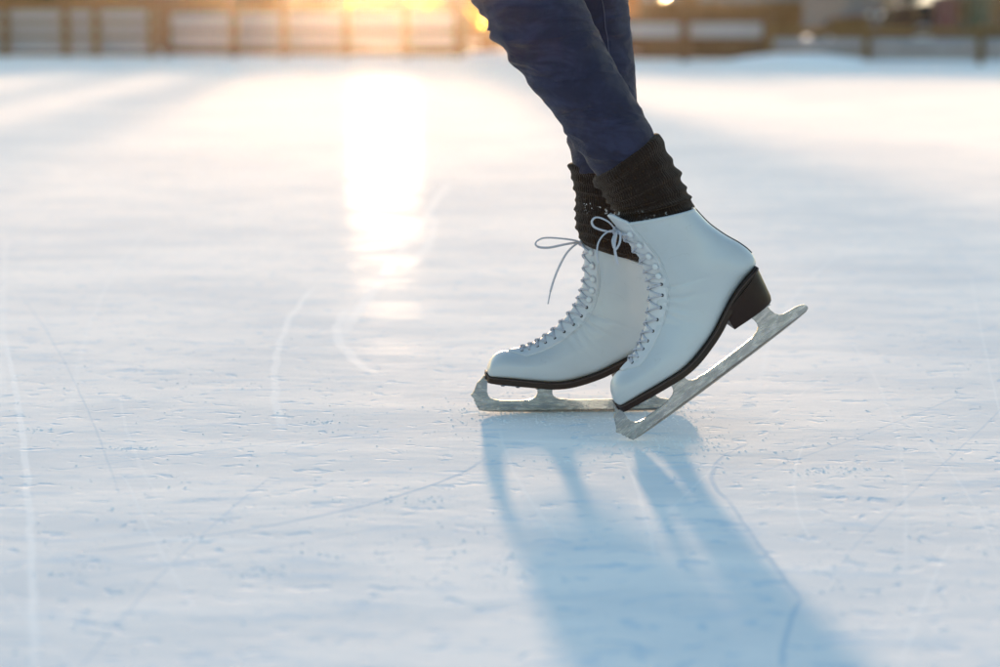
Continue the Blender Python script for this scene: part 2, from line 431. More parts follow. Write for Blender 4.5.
def sole():
    bm=bmesh.new(); rows=[]
    st=[.15,.3,.5,.75,1,1.3,1.7]+[2+.25*i for i in range(45)]
    st=[s for s in st if s<=13.05]
    B=[Vector(catmull(BL,s)) for s in st]
    for i,s in enumerate(st):
        t=B[min(i+1,len(B)-1)]-B[max(i-1,0)]
        if i<4: t=Vector((1,-.12)) 
        t.normalize(); nn=Vector((t.y,-t.x))
        if nn.y>0: nn=-nn
        W=catmull(WL,s)[0]*.97+.0012-.0032*sstep(10,12.2,s)
        if s>12: W*=math.sqrt(max(.0,1-((s-12)/1.12)**2))*.5+.5
        th=.0070-.0050*sstep(11.6,12.9,s)
        b=B[i]-t*(.0016 if i==0 else 0)
        pts=[(b-nn*.0022,W*.97),(b+nn*.0006,W),(b+nn*(th-.0008),W),(b+nn*th,W-.0012)]
        row=[Vector((q.x,w,q.y)) for q,w in pts]+[Vector((q.x,-w,q.y)) for q,w in pts[::-1]]
        rows.append([bm.verts.new(v) for v in row])
    n=8
    for a,b in zip(rows,rows[1:]):
        for k in range(n): bm.faces.new((a[k],a[(k+1)%n],b[(k+1)%n],b[k]))
    bm.faces.new(rows[0][::-1]); bm.faces.new(rows[-1])
    return from_bm('sole',bm)
def welt():
    bm=bmesh.new()
    for sg in (1,-1):
        pts=[]
        for i in range(90):
            s=.3+12.6*i/89; b=catmull(BL,s); W=catmull(WL,s)[0]*.97+.0015
            if s>12: W*=math.sqrt(max(.0,1-((s-12)/1.12)**2))*.5+.5
            pts.append(Vector((b[0],sg*W,b[1]+.0004)))
        tube_bm(bm,pts,.00085,6)
    return from_bm('welt',bm)
def z4(X,Y): # heel crop coordinates -> local
    q=loc((680+X/4.17-460)*2.667,(240+Y/4.17-200)*2.667); return (q[0],q[1]+.0046)
def heel():
    bm=bmesh.new()
    layers=[(z4(192,285),z4(326,122),.0338),(z4(190,300),z4(340,150),.0334),(z4(192,325),z4(368,208),.0316),(z4(207,352),z4(384,240),.0292),(z4(219,370),z4(387,256),.0285),(z4(222,373),z4(385,262),.0280)]
    rows=[]
    for a,b,w in layers:
        a=Vector(a);b=Vector(b); L=(b-a)
        plan=[]
        K=10
        for k in range(4): plan.append((k/4*.45,1-.06*(3-k)/3))
        for k in range(K+1):
            th=PI/2*k/K
            plan.append((.45+.55*math.sin(th),math.cos(th)**.7 if k<K else 0))
        ring=[Vector((a.x+L.x*s,w*y,a.y+L.y*s)) for s,y in plan]
        ring+= [Vector((v.x,-v.y,v.z)) for v in ring[-2::-1]]
        rows.append([bm.verts.new(v) for v in ring])
    n=len(rows[0])
    for a,b in zip(rows,rows[1:]):
        for k in range(n): bm.faces.new((a[k],a[(k+1)%n],b[(k+1)%n],b[k]))
    bm.faces.new(rows[0]); bm.faces.new(rows[-1])
    bmesh.ops.bevel(bm,geom=[e for e in bm.edges if all(v in rows[0] or True for v in e.verts) and len(e.link_faces)==2 and e.calc_face_angle(0)>1.0],offset=.0006,segments=2,affect='EDGES')
    return from_bm('heel',bm)
BLADE=[(-.0116,.0228),(-.0092,.0250),(-.0065,.0300),(-.0030,.0360),(.0015,.0398),(.0060,.0425),
 (.0122,.0420),(.0112,.0370),(.0102,.0320),(.0100,.0270),(.0112,.0222),(.0140,.0185),(.0185,.0166),(.026,.0154),(.040,.0150),(.055,.0150),(.0640,.0158),(.0700,.0176),(.0738,.0206),(.0755,.0245),(.0752,.0290),(.0725,.0335),(.069,.0375),
 (.100,.0365),(.0975,.0325),(.0948,.0285),(.0948,.0240),(.0965,.0205),(.1000,.0180),(.1050,.0163),(.1105,.0166),(.116,.0152),(.135,.0150),(.160,.0151),(.180,.0153),(.190,.0160),(.1975,.0182),(.2020,.0215),(.2035,.0255),(.2030,.0300),(.2000,.0345),(.196,.0375),
 (.228,.0370),(.2262,.0320),(.2262,.0280),(.2280,.0230),(.2315,.0182),(.2360,.0160),(.2420,.0152),(.2500,.0143),(.2570,.0128),(.2605,.0118),(.2640,.0090),(.2652,.0055),(.2640,.0030),
 (.2600,.0016),(.2450,.0006),(.2200,-.0001),(.1800,-.0006),(.1400,-.0008),(.1000,-.0008),(.0600,-.0003),(.0300,.0004),(.0120,.0012),(.0030,.0022),
 (-.0005,.0022),(-.0020,.0052),(-.0030,.0060),(-.0038,.0095),(-.0052,.0100),(-.0054,.0135),(-.0072,.0145),(-.0074,.0180),(-.0092,.0195)]
BLADE=[(x,z+(.0062 if z>.0345 else .0045 if z>.031 else .002 if z>.0275 else 0)) if .005<x<.24 else ((x,z+.003) if z>.034 else (x,z)) for x,z in BLADE]
def plate_mesh(poly,th,name,bev=.0006):
    bm=bmesh.new()
    vs=[bm.verts.new((x,-th/2,z)) for x,z in poly]
    tris=tessellate_polygon([[Vector((x,0,z)) for x,z in poly]])
    fs=[bm.faces.new([vs[i] for i in t]) for t in tris]
    bmesh.ops.dissolve_limit(bm,angle_limit=.01,verts=[],edges=[e for e in bm.edges if len(e.link_faces)==2])
    r=bmesh.ops.extrude_face_region(bm,geom=list(bm.faces))
    for v in r['geom']:
        if isinstance(v,bmesh.types.BMVert): v.co.y+=th
    bmesh.ops.recalc_face_normals(bm,faces=bm.faces)
    rim=[e for e in bm.edges if len(e.link_faces)==2 and abs(abs(e.link_faces[0].normal.y)-abs(e.link_faces[1].normal.y))>.5]
    bmesh.ops.bevel(bm,geom=rim,offset=bev,segments=2,affect='EDGES')
    bmesh.ops.triangulate(bm,faces=bm.faces)
    return from_bm(name,bm)
def mounting():
    bm=bmesh.new()
    # front plate follows the sole, rear plate under the heel
    st=[1.6+.25*i for i in range(22)]; rows=[]
    for i,s in enumerate(st):
        b=Vector(catmull(BL,s)); b2=Vector(catmull(BL,s+.1)); t=(b2-b).normalized(); nn=Vector((t.y,-t.x)); 
        if nn.y>0: nn=-nn
        f=i/(len(st)-1)
        w=.012+.013*math.sin(PI*min(1,max(0,f)))**.5
        q0=b+nn*.0068; q1=b+nn*.0090
        rows.append([bm.verts.new(Vector((q.x,y,q.y))) for q,y in ((q0,w),(q1,w-.001),(q1,-w+.001),(q0,-w))])
    for a,b in zip(rows,rows[1:]):
        for k in range(4): bm.faces.new((a[k],a[(k+1)%4],b[(k+1)%4],b[k]))
    bm.faces.new(rows[0][::-1]); bm.faces.new(rows[-1])
    front=bm; bm=bmesh.new()
    a=Vector(z4(222,373)); b=Vector(z4(385,262)); c=(a+b)/2; L=(b-a)
    ang=math.atan2(L.y,L.x)
    bm_box(bm,Vector((c.x,0,c.y-.0009)),(L.length*.86,.036,.0022),Matrix.Rotation(-ang,3,'Y'),.0006)
    rear=from_bm('mounting_plate',bm); bm=front
    for s,y in ((2.6,.017),(3.6,.02),(5.2,.021),(6.0,.016)):
        for sg in (1,-1):
            pass
    return from_bm('mounting_plate',bm),rear
EYE=[4.9,5.75,6.6,7.45,8.35,9.35,10.4,11.6,13.1]
HOOK=[14.4,15.6,16.8,17.95,19.1]
def e_arc(s): return edge_arc(s)+.0065
def laces(kind):
    bm=bmesh.new()
    rows=EYE+HOOK
    def P(s,sg,off): return surf(s,sg*a_arc(s,e_arc(s)),off)
    rr=.0016
    tube_bm(bm,[P(EYE[0],1,.0006)]+[surf(EYE[0],a_arc(EYE[0],e_arc(EYE[0]))*(1-2*i/10),.0022) for i in range(1,10)]+[P(EYE[0],-1,.0006)],rr,7,.6)
    for i in range(len(rows)-1):
        for sg in (1,-1):
            s0,s1=rows[i],rows[i+1]; pts=[]
            N=14
            a0=a_arc(s0,e_arc(s0)); a1=a_arc(s1,e_arc(s1))
            for k in range(N+1):
                f=k/N; s=s0+(s1-s0)*f; a=sg*(a0*(1-f)*1.0 - a1*f) if False else sg*((1-f)*a0 - f*a1)
                mid=math.sin(PI*f)
                off=.0008+.0024*mid**.5+(.0011 if sg>0 else -.0004)*mid+.0006*noise.noise(Vector((s*3,f*4,sg)))
                hook_lift=.0018 if (i+1)>=len(EYE) and f>.9 else 0
                pts.append(surf(s,a,off+hook_lift))
            tube_bm(bm,pts,rr*(1 if i<len(EYE) else .95),7,.62)
    # wraps behind the hooks
    for s in HOOK:
        for sg in (1,-1):
            a=a_arc(s,e_arc(s)); pts=[]
            for k in range(13):
                th=PI*2*k/12
                pts.append(surf(s+.28*math.sin(th),sg*(a+.055*math.cos(th)),.0022))
            tube_bm(bm,pts,.0012,6)
    # knot and bow; offsets from the knot (x left -, z up)
    s=19.55
    k0=surf(s,0,.005)
    for q in range(2):
        for sg in (1,-1):
            a1=a_arc(19.1,e_arc(19.1))
            pts=[surf(19.1+(.45)*(k/8),sg*a1*(1-k/8),.003+.002*math.sin(k/8*PI)+.0012*q) for k in range(9)]
            tube_bm(bm,pts,.0014,6)
    def strand(pts,r=.0016,n=34,flat=.6):
        P0=[k0+Vector(p) for p in pts]; tube_bm(bm,smooth_path(P0,n),r,8,flat)
    kn=[Vector((.0035*math.cos(t),.0055*math.sin(t*2),.0035*math.sin(t))) for t in [i*.45 for i in range(16)]]
    strand(kn,.0019)
    return bm,k0,strand
def place_local(theta, origin, yaw):
    return Matrix.Translation(origin)@Matrix.Rotation(yaw,4,'Z')@Matrix.Rotation(-theta,4,'Y')

# --- person root
def person_root():
    p=empty('person',(0.14,2.95,0))
    return tag(p,'skater in dark blue jeans and black leg warmers balancing on white figure skates','person')
person=person_root()
def par(o,parent):     # keep world transform
    o.parent=parent; o.matrix_parent_inverse=parent.matrix_world.inverted()
bpy.context.view_layer.update()

shared={}
def skate(theta,origin,yaw,kind,label):
    M4=place_local(theta,origin,yaw)
    me=shared.setdefault('up',boot_upper())
    o=link('ice_skate',me,M['leather'])
    o.matrix_world=M4
    if not o.modifiers:
        m=o.modifiers.new('Solidify','SOLIDIFY'); m.thickness=.0032; m.offset=-1
    par(o,person); o['label']=label
    def ch(name,mesh_,mat,smooth=True):
        c=link(name,mesh_,mat,None,smooth); c.parent=o; return c
    t=ch('tongue',shared.setdefault('tg',tongue()),M['tongue'])
    m=t.modifiers.new('Solidify','SOLIDIFY'); m.thickness=.0035; m.offset=-1
    so=ch('sole',shared.setdefault('so',sole()),M['sole'])
    for c in (so,):
        m=c.modifiers.new('es','EDGE_SPLIT'); m.split_angle=R(40)
    ch('welt',shared.setdefault('we',welt()),M['welt'])
    h=ch('heel',shared.setdefault('he',heel()),M['sole']); m=h.modifiers.new('es','EDGE_SPLIT'); m.split_angle=R(35)
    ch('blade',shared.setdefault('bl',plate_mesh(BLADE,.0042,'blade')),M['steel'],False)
    if 'mo' not in shared:
        shared['mo']=mounting(); bm=bmesh.new(); cyl_bm(bm,(0,0,.001),(0,0,-.0014),.0032,.0024,12); shared['sc']=from_bm('screw',bm)
    for q in shared['mo']: ch('mounting_plate',q,M['steel'],False)
    for s,y in ((2.6,.014),(3.8,.018),(5.2,.018),(6.2,.015)):
        for sg in (1,-1):
            b=catmull(BL,s); c=ch('screw',shared['sc'],M['steel']); c.location=(b[0]-.003,sg*y,b[1]-.0092)
    # ground runner edge
    if 'ed' not in shared:
        bm=bmesh.new()
        ed=[(x,z+.0006) for x,z in BLADE if z<.0024 and x>0][0:]
        ed=sorted(ed)
        tube_bm(bm,[Vector((x,0,z)) for x,z in ed],[.0024]*len(ed),8,.5)
        shared['ed']=from_bm('runner_edge',bm)
    ch('runner_edge',shared['ed'],M['edge_steel'])
    # stitching ridge
    if 'st' not in shared:
        bm=bmesh.new()
        for sg in (1,-1):
            for extra,r in ((.0150,.00045),):
                pts=[]
                for i in range(140):
                    s=S_GAP+.1+(NS-S_GAP-.15)*i/139
                    L=edge_arc(s)+extra*(.75+.25*sstep(4,9,s))
                    pts.append(surf(s,sg*a_arc(s,L),.0006))
                tube_bm(bm,pts,r,5)
        # back seam piping
        pts=[surf(14.6+(NS-14.6)*i/30,PI,.0004) for i in range(31)]
        shared['st']=from_bm('stitching',bm)
        bm=bmesh.new(); tube_bm(bm,pts,.0011,6); shared['bs']=from_bm('back_seam',bm)
        # collar roll
        bm=bmesh.new()
        for sg in (1,-1):
            ae=a_edge(NS)
            tube_bm(bm,[surf(NS,sg*(ae+(PI-ae)*i/30),-.0014) for i in range(31)],.0022,8)
        shared['cr']=from_bm('collar',bm)
    ch('stitching',shared['st'],M['tongue']); ch('back_seam',shared['bs'],M['hole']); ch('collar',shared['cr'],M['leather'])
    # eyelets / hooks
    if 'ey' not in shared:
        bm=bmesh.new(); cyl_bm(bm,(0,0,-.0004),(0,0,.0009),.0024,.0020,12)
        shared['ey']=from_bm('eyelet',bm)
        bm=bmesh.new()
        bmesh.ops.create_uvsphere(bm,u_segments=14,v_segments=9,radius=.0040,matrix=Matrix.Translation((0,0,.0034))@Matrix.Diagonal((1,1,.45,1)))
        cyl_bm(bm,(0,0,-.0006),(0,0,.0034),.0016,.0014,10)
        shared['hk']=from_bm('lace_hook',bm)
    def frame(s,sg):
        a=sg*a_arc(s,e_arc(s)); p=surf(s,a); q=surf(s,a,.001); z=(q-p).normalized()
        x=Vector((1,0,0)); x=(x-z*x.dot(z)).normalized(); y=z.cross(x)
        return Matrix(((x.x,y.x,z.x,p.x),(x.y,y.y,z.y,p.y),(x.z,y.z,z.z,p.z),(0,0,0,1)))
    for sg in (-1,1):
        for s in EYE:
            c=ch('eyelet',shared['ey'],M['hole']); c.matrix_local=frame(s,sg)@Matrix.Translation((0,0,.0009))
        for s in HOOK:
            c=ch('lace_hook',shared['hk'],M['hook']); c.matrix_local=frame(s,sg)@Matrix.Translation((0,0,.0008))
    bm,k0,strand=laces(kind)
    Ri=(Matrix.Rotation(yaw,3,'Z')@Matrix.Rotation(-theta,3,'Y')).inverted()
    def W(dx,dy,dz): return Ri@Vector((dx,dy,dz))     # offsets given in world axes
    if kind=='far':
        strand([W(0,0,0),W(-.010,-.006,.004),W(-.028,-.012,.007),W(-.048,-.014,.008),W(-.058,-.013,.004),W(-.060,-.012,-.001),W(-.055,-.011,-.0045),W(-.042,-.010,-.005),W(-.022,-.008,-.001),W(-.006,-.003,.001),W(0,0,0)],.0019,60)
        strand([W(0,0,0),W(-.008,-.006,-.001),W(-.020,-.010,-.012),W(-.030,-.012,-.030),W(-.037,-.012,-.048),W(-.041,-.012,-.062)],.0021)
        strand([W(-.041,-.012,-.062),W(-.0425,-.012,-.070),W(-.044,-.012,-.078)],.0009,8,1)
        strand([W(0,0,0),W(.004,.010,.004),W(.012,.022,-.002),W(.016,.026,-.014),W(.010,.020,-.010),W(.002,.006,-.002)],.0014,30)
        strand([W(0,0,0),W(.004,.012,-.006),W(.006,.018,-.03),W(.006,.020,-.05)],.0014,20)
    else:
        strand([W(0,-.004,0),W(-.008,-.010,.010),W(-.018,-.014,.016),W(-.026,-.016,.017),W(-.030,-.017,.012),W(-.027,-.018,.006),W(-.018,-.016,.002),W(-.008,-.012,.000),W(0,-.004,0)],.0017,50)
        strand([W(0,-.004,0),W(-.008,-.014,.001),W(-.017,-.022,-.004),W(-.023,-.026,-.014),W(-.024,-.027,-.028),W(-.022,-.027,-.036)],.0016,30)
        strand([W(0,-.004,0),W(-.001,-.016,-.004),W(-.003,-.022,-.016),W(-.001,-.023,-.030),W(.001,-.022,-.038)],.0020,30)
        strand([W(0,-.004,0),W(.004,-.016,-.002),W(.003,-.024,-.012),W(-.002,-.024,-.020),W(-.005,-.020,-.010),W(0,-.006,0)],.0016,30)
    ch('shoelace',from_bm('shoelace',bm),M['lace'])
    return o
G_near=gnd(634.4,441.5); G_far=gnd(479.5,413)
TH=R(36.5)
near=skate(TH,Vector((G_near.x,G_near.y,.0005)),R(5),'near','white skate tipped forward onto its toe pick, heel raised off the ice')
far=skate(0,Vector((G_far.x,G_far.y,.0012)),R(4),'far','white skate standing flat with its whole blade on the ice')
YN=G_near.y; YF=G_far.y

# ------------------------------------------------------------------ jeans
def ring_loft(bm,stations,n=40):
    """stations: (center Vector, h unit (in-plane), g unit (depth), r_h, r_g)"""
    rows=[]
    for c,h,g,rh,rg in stations:
        rows.append([bm.verts.new(c+h*math.cos(2*PI*k/n)*rh+g*math.sin(2*PI*k/n)*rg) for k in range(n)])
    for a,b in zip(rows,rows[1:]):
        for k in range(n): bm.faces.new((a[k],a[(k+1)%n],b[(k+1)%n],b[k]))
    return rows
def leg_stations(keys,m):
    """keys: (px,py,Y,r_m)"""
    P=[tuple(at(k[0],k[1],k[2]))+(k[3],) for k in keys]
    out=[]
    for i in range(m+1):
        t=(len(P)-1)*i/m; v=catmull(P,t); out.append((Vector(v[:3]),v[3]))
    st=[]
    for i,(c,r) in enumerate(out):
        d=(out[min(i+1,m)][0]-out[max(i-1,0)][0]).normalized()
        g=Vector((0,1,0)); g=(g-d*g.dot(d)).normalized(); h=d.cross(g)
        st.append((c,h,g,r,r*1.04))
    return st
pxm=1/831.
near_keys=[(631,165,YN+.03,.043),(615,138,YN+.03,.0445),(600,113,YN+.03,.0455),(583,87,YN+.03,.0475),(563,58,YN+.03,.0515),(544,28,YN+.03,.0555),(526,-4,YN+.03,.0575),(520,-36,YN+.03,.060),(530,-75,YN+.03,.063),(560,-140,YN+.025,.068),(600,-240,YN+.03,.078),(630,-320,YN+.04,.088)]
far_keys=[(606,172,YF+.0,.042),(603,140,YF,.0445),(599,105,YF,.048),(594,70,YF,.051),(589,38,YF,.053),(584,0,YF,.055),(580,-30,YF,.057),(580,-60,YF,.060),(586,-110,YF,.063),(606,-190,YF,.072),(632,-290,YF-.01,.085),(645,-350,YF-.02,.09)]
hipc=at(642,-350,(YN+YF)/2+.01)
def jeans():
    bm=bmesh.new()
    for keys in (near_keys,far_keys):
        rows=ring_loft(bm,leg_stations(keys,60),40)
        bm.faces.new(rows[0]); bm.faces.new(rows[-1][::-1])
    X,Y_,Z=Vector((1,0,0)),Vector((0,1,0)),Vector((0,0,1))
    rows=ring_loft(bm,[(hipc+Z*-.10,X,Y_,.05,.10),(hipc+Z*-.07,X,Y_,.10,.155),(hipc+Z*-.02,X,Y_,.118,.172),(hipc+Z*.05,X,Y_,.115,.168),(hipc+Z*.12,X,Y_,.098,.150),(hipc+Z*.16,X,Y_,.090,.140)],40)
    bm.faces.new(rows[0]); bm.faces.new(rows[-1][::-1])
    bmesh.ops.recalc_face_normals(bm,faces=bm.faces)
    me=bpy.data.meshes.new('jeans'); bm.to_mesh(me); bm.free()
    o=link('jeans',me,M['denim'])
    baked(o,('REMESH',{'mode':'VOXEL','voxel_size':.0042}),('SMOOTH',{'iterations':6,'factor':.5}))
    me=o.data
    if not me.materials: me.materials.append(M['denim'])
    # folds
    knees=[at(520,-36,YN+.03),at(580,-60,YF)]
    paths=[leg_stations(near_keys,60),leg_stations(far_keys,60)]
    nrm=[Vector(v.normal) for v in me.vertices]
    for i,v in enumerate(me.vertices):
        p=Vector(v.co)
        if p.z>.85: continue
        # nearest leg
        leg=0 if p.y<(YN+YF)/2+.015 else 1
        st=paths[leg]
        best=min(range(0,61,2),key=lambda k:(st[k][0]-p).length_squared)
        c,h,g,r,_=st[best]
        d=(st[min(best+1,60)][0]-st[max(best-1,0)][0]).normalized()
        along=(p-st[0][0]).dot(d) if best<30 else .33+(p-c).dot(d)
        L=sum((st[k+1][0]-st[k][0]).length for k in range(best))+(p-c).dot(d)
        rel=p-c; ang=math.atan2(rel.dot(g),rel.dot(h))
        # front (shin / knee) and back of leg weights
        front=.5-.5*math.cos(ang) if h.x>0 else .5+.5*math.cos(ang)
        slant=.010*math.cos(ang+leg)+.006*math.sin(2*ang+1.3)
        w=.004*noise.noise(Vector((p.x*9,p.y*9+leg*5,p.z*9)))
        kn=math.exp(-((L-.27)/.07)**2)
        # bunching near the hem and creases below the knee
        f1=abs(noise.noise(Vector((ang*.9+leg*3,(L+slant)*26,leg*7.3))))
        f2=abs(noise.noise(Vector((ang*.7+2,(L+slant*2)*48,leg*3.1))))
        fade=sstep(.0,.05,L)
        crease=(.22-f1)*.0085*(.45+.9*kn+.6*sstep(.09,.0,L))+(.2-f2)*.0050*(.35+1.2*kn)
        # sharp overlapping folds on the front under the knee, as in the photograph
        for (Lk,amp,wd) in ((.128,.0030,.013),(.165,.0030,.010),(.198,.0036,.011),(.228,.0036,.012),(.262,.003,.012),(.03,.0034,.010),(.055,.0022,.009)):
            x=(L-Lk-slant*1.4)/wd
            crease+=amp*math.exp(-x*x if x<0 else -x*x*5)*(.15+.85*front)
        v.co=p+nrm[i]*((crease+w*.6)*fade-.0015*(1-fade))
    me.update(); me.polygons.foreach_set('use_smooth',[True]*len(me.polygons))
    return o
jn=jeans(); par(jn,person)
# side seams (sub-part)
def seam():
    bm=bmesh.new()
    from mathutils.bvhtree import BVHTree
    bvh=BVHTree.FromPolygons([v.co for v in jn.data.vertices],[p.vertices for p in jn.data.polygons])
    for keys,ph in ((far_keys,-.72),):
        st=leg_stations(keys,60); pts=[]
        for k in range(2,60):
            c,h,g,r,rg=st[k]
            side=1 if h.x>0 else -1
            d=(h*side*math.cos(ph)*.35+g*math.sin(ph)).normalized()
            hit=bvh.ray_cast(c+d*.12,-d)
            if hit[0] is not None: pts.append(hit[0]+d*.0004)
        if len(pts)>4: tube_bm(bm,pts,.0011,6,.6)
    return from_bm('side_seam',bm)
s_=link('side_seam',seam(),M['seam']); s_.parent=jn

# ------------------------------------------------------------------ leg warmers
def warmer(keys,name,folds,seed,Y):
    """keys: (left px,py),(right px,py) edges in the picture, top to bottom"""
    bm=bmesh.new(); uvl=bm.loops.layers.uv.new('UVMap')
    m=120; n=96; rows=[]
    K=[(a[0],a[1],b[0],b[1]) for a,b in keys]
    for i in range(m+1):
        t=i/m; v=catmull(K,(len(K)-1)*t)
        A=at(v[0],v[1],Y); B=at(v[2],v[3],Y); c=(A+B)/2; h=(B-A); r=h.length/2; h.normalize()
        row=[]
        for k in range(n):
            a=2*PI*k/n
            tt=t+.020*math.sin(a+seed)+.014*math.sin(2*a+seed*2)+.018*noise.noise(Vector((math.cos(a)*1.5,math.sin(a)*1.5,seed+t*3)))
            f=0
            for (tk,amp,wd) in folds:
                x=(tt-tk)/wd; f+=amp*math.exp(-x*x if x<0 else -x*x*3.2)*(.75+.5*noise.noise(Vector((math.cos(a)*1.2,math.sin(a)*1.2,seed*3+tk*9))))
            f+=.0016*noise.noise(Vector((math.cos(a)*3,math.sin(a)*3,t*7+seed)))
            f+=.0003*math.sin(a*48)
            rr=r-.0025+.0025*sstep(.12,0,t)+f
            endc=1-.03*sstep(.04,0,t)-.03*sstep(.97,1.0,t)
            rr*=endc
            row.append(bm.verts.new(c+h*math.cos(a)*rr+Vector((0,1,0))*math.sin(a)*rr*1.03))
        rows.append(row)
    # rolled lips at both ends
    for end in (0,1):
        ref=rows[0] if end==0 else rows[-1]; nxt=rows[3] if end==0 else rows[-4]
        cc=sum((q.co for q in ref),Vector())/n; cn=sum((q.co for q in nxt),Vector())/n; d=(cc-cn).normalized()
        for (out,inn) in ((.0012,.0022),(.0008,.0050),(-.004,.0068),(-.010,.0072)):
            row=[bm.verts.new(q.co+d*out+(cc-q.co).normalized()*inn) for q in ref]
            if end==0: rows.insert(0,row)
            else: rows.append(row)
    m=len(rows)-1
    for i in range(m):
        a,b=rows[i],rows[i+1]
        for k in range(n):
            f=bm.faces.new((a[k],a[(k+1)%n],b[(k+1)%n],b[k]))
            for l,(uu,vv) in zip(f.loops,((k,i),(k+1,i),(k+1,i+1),(k,i+1))): l[uvl].uv=(uu/n*2.4,vv/m*1.3)
    me=from_bm(name,bm)
    o=link(name,me,M['knit']); md=o.modifiers.new('Solidify','SOLIDIFY'); md.thickness=.0045; md.offset=-1
    par(o,person); return o
warmer([((592,180),(657,133)),((599,190),(668,150)),((605,200),(679,172)),((611,209),(688,190)),((614,216),(694,203)),((615,223),(693,214))],
  'leg_warmer',[(.12,.0060,.10),(.30,.0044,.055),(.43,.0050,.05),(.58,.0046,.05),(.72,.0050,.045),(.90,.0062,.06)],1.7,YN+.036)
warmer([((568,164),(641,166)),((571,180),(641,184)),((574,198),(642,202)),((574,215),(643,222)),((576,230),(650,244)),((581,243),(652,262))],
  'leg_warmer',[(.09,.0036,.08),(.2,.0024,.04),(.32,.0034,.035),(.45,.0034,.035),(.56,.0034,.035),(.68,.0034,.035),(.80,.0034,.035),(.93,.0038,.04)],4.1,YF+.012)

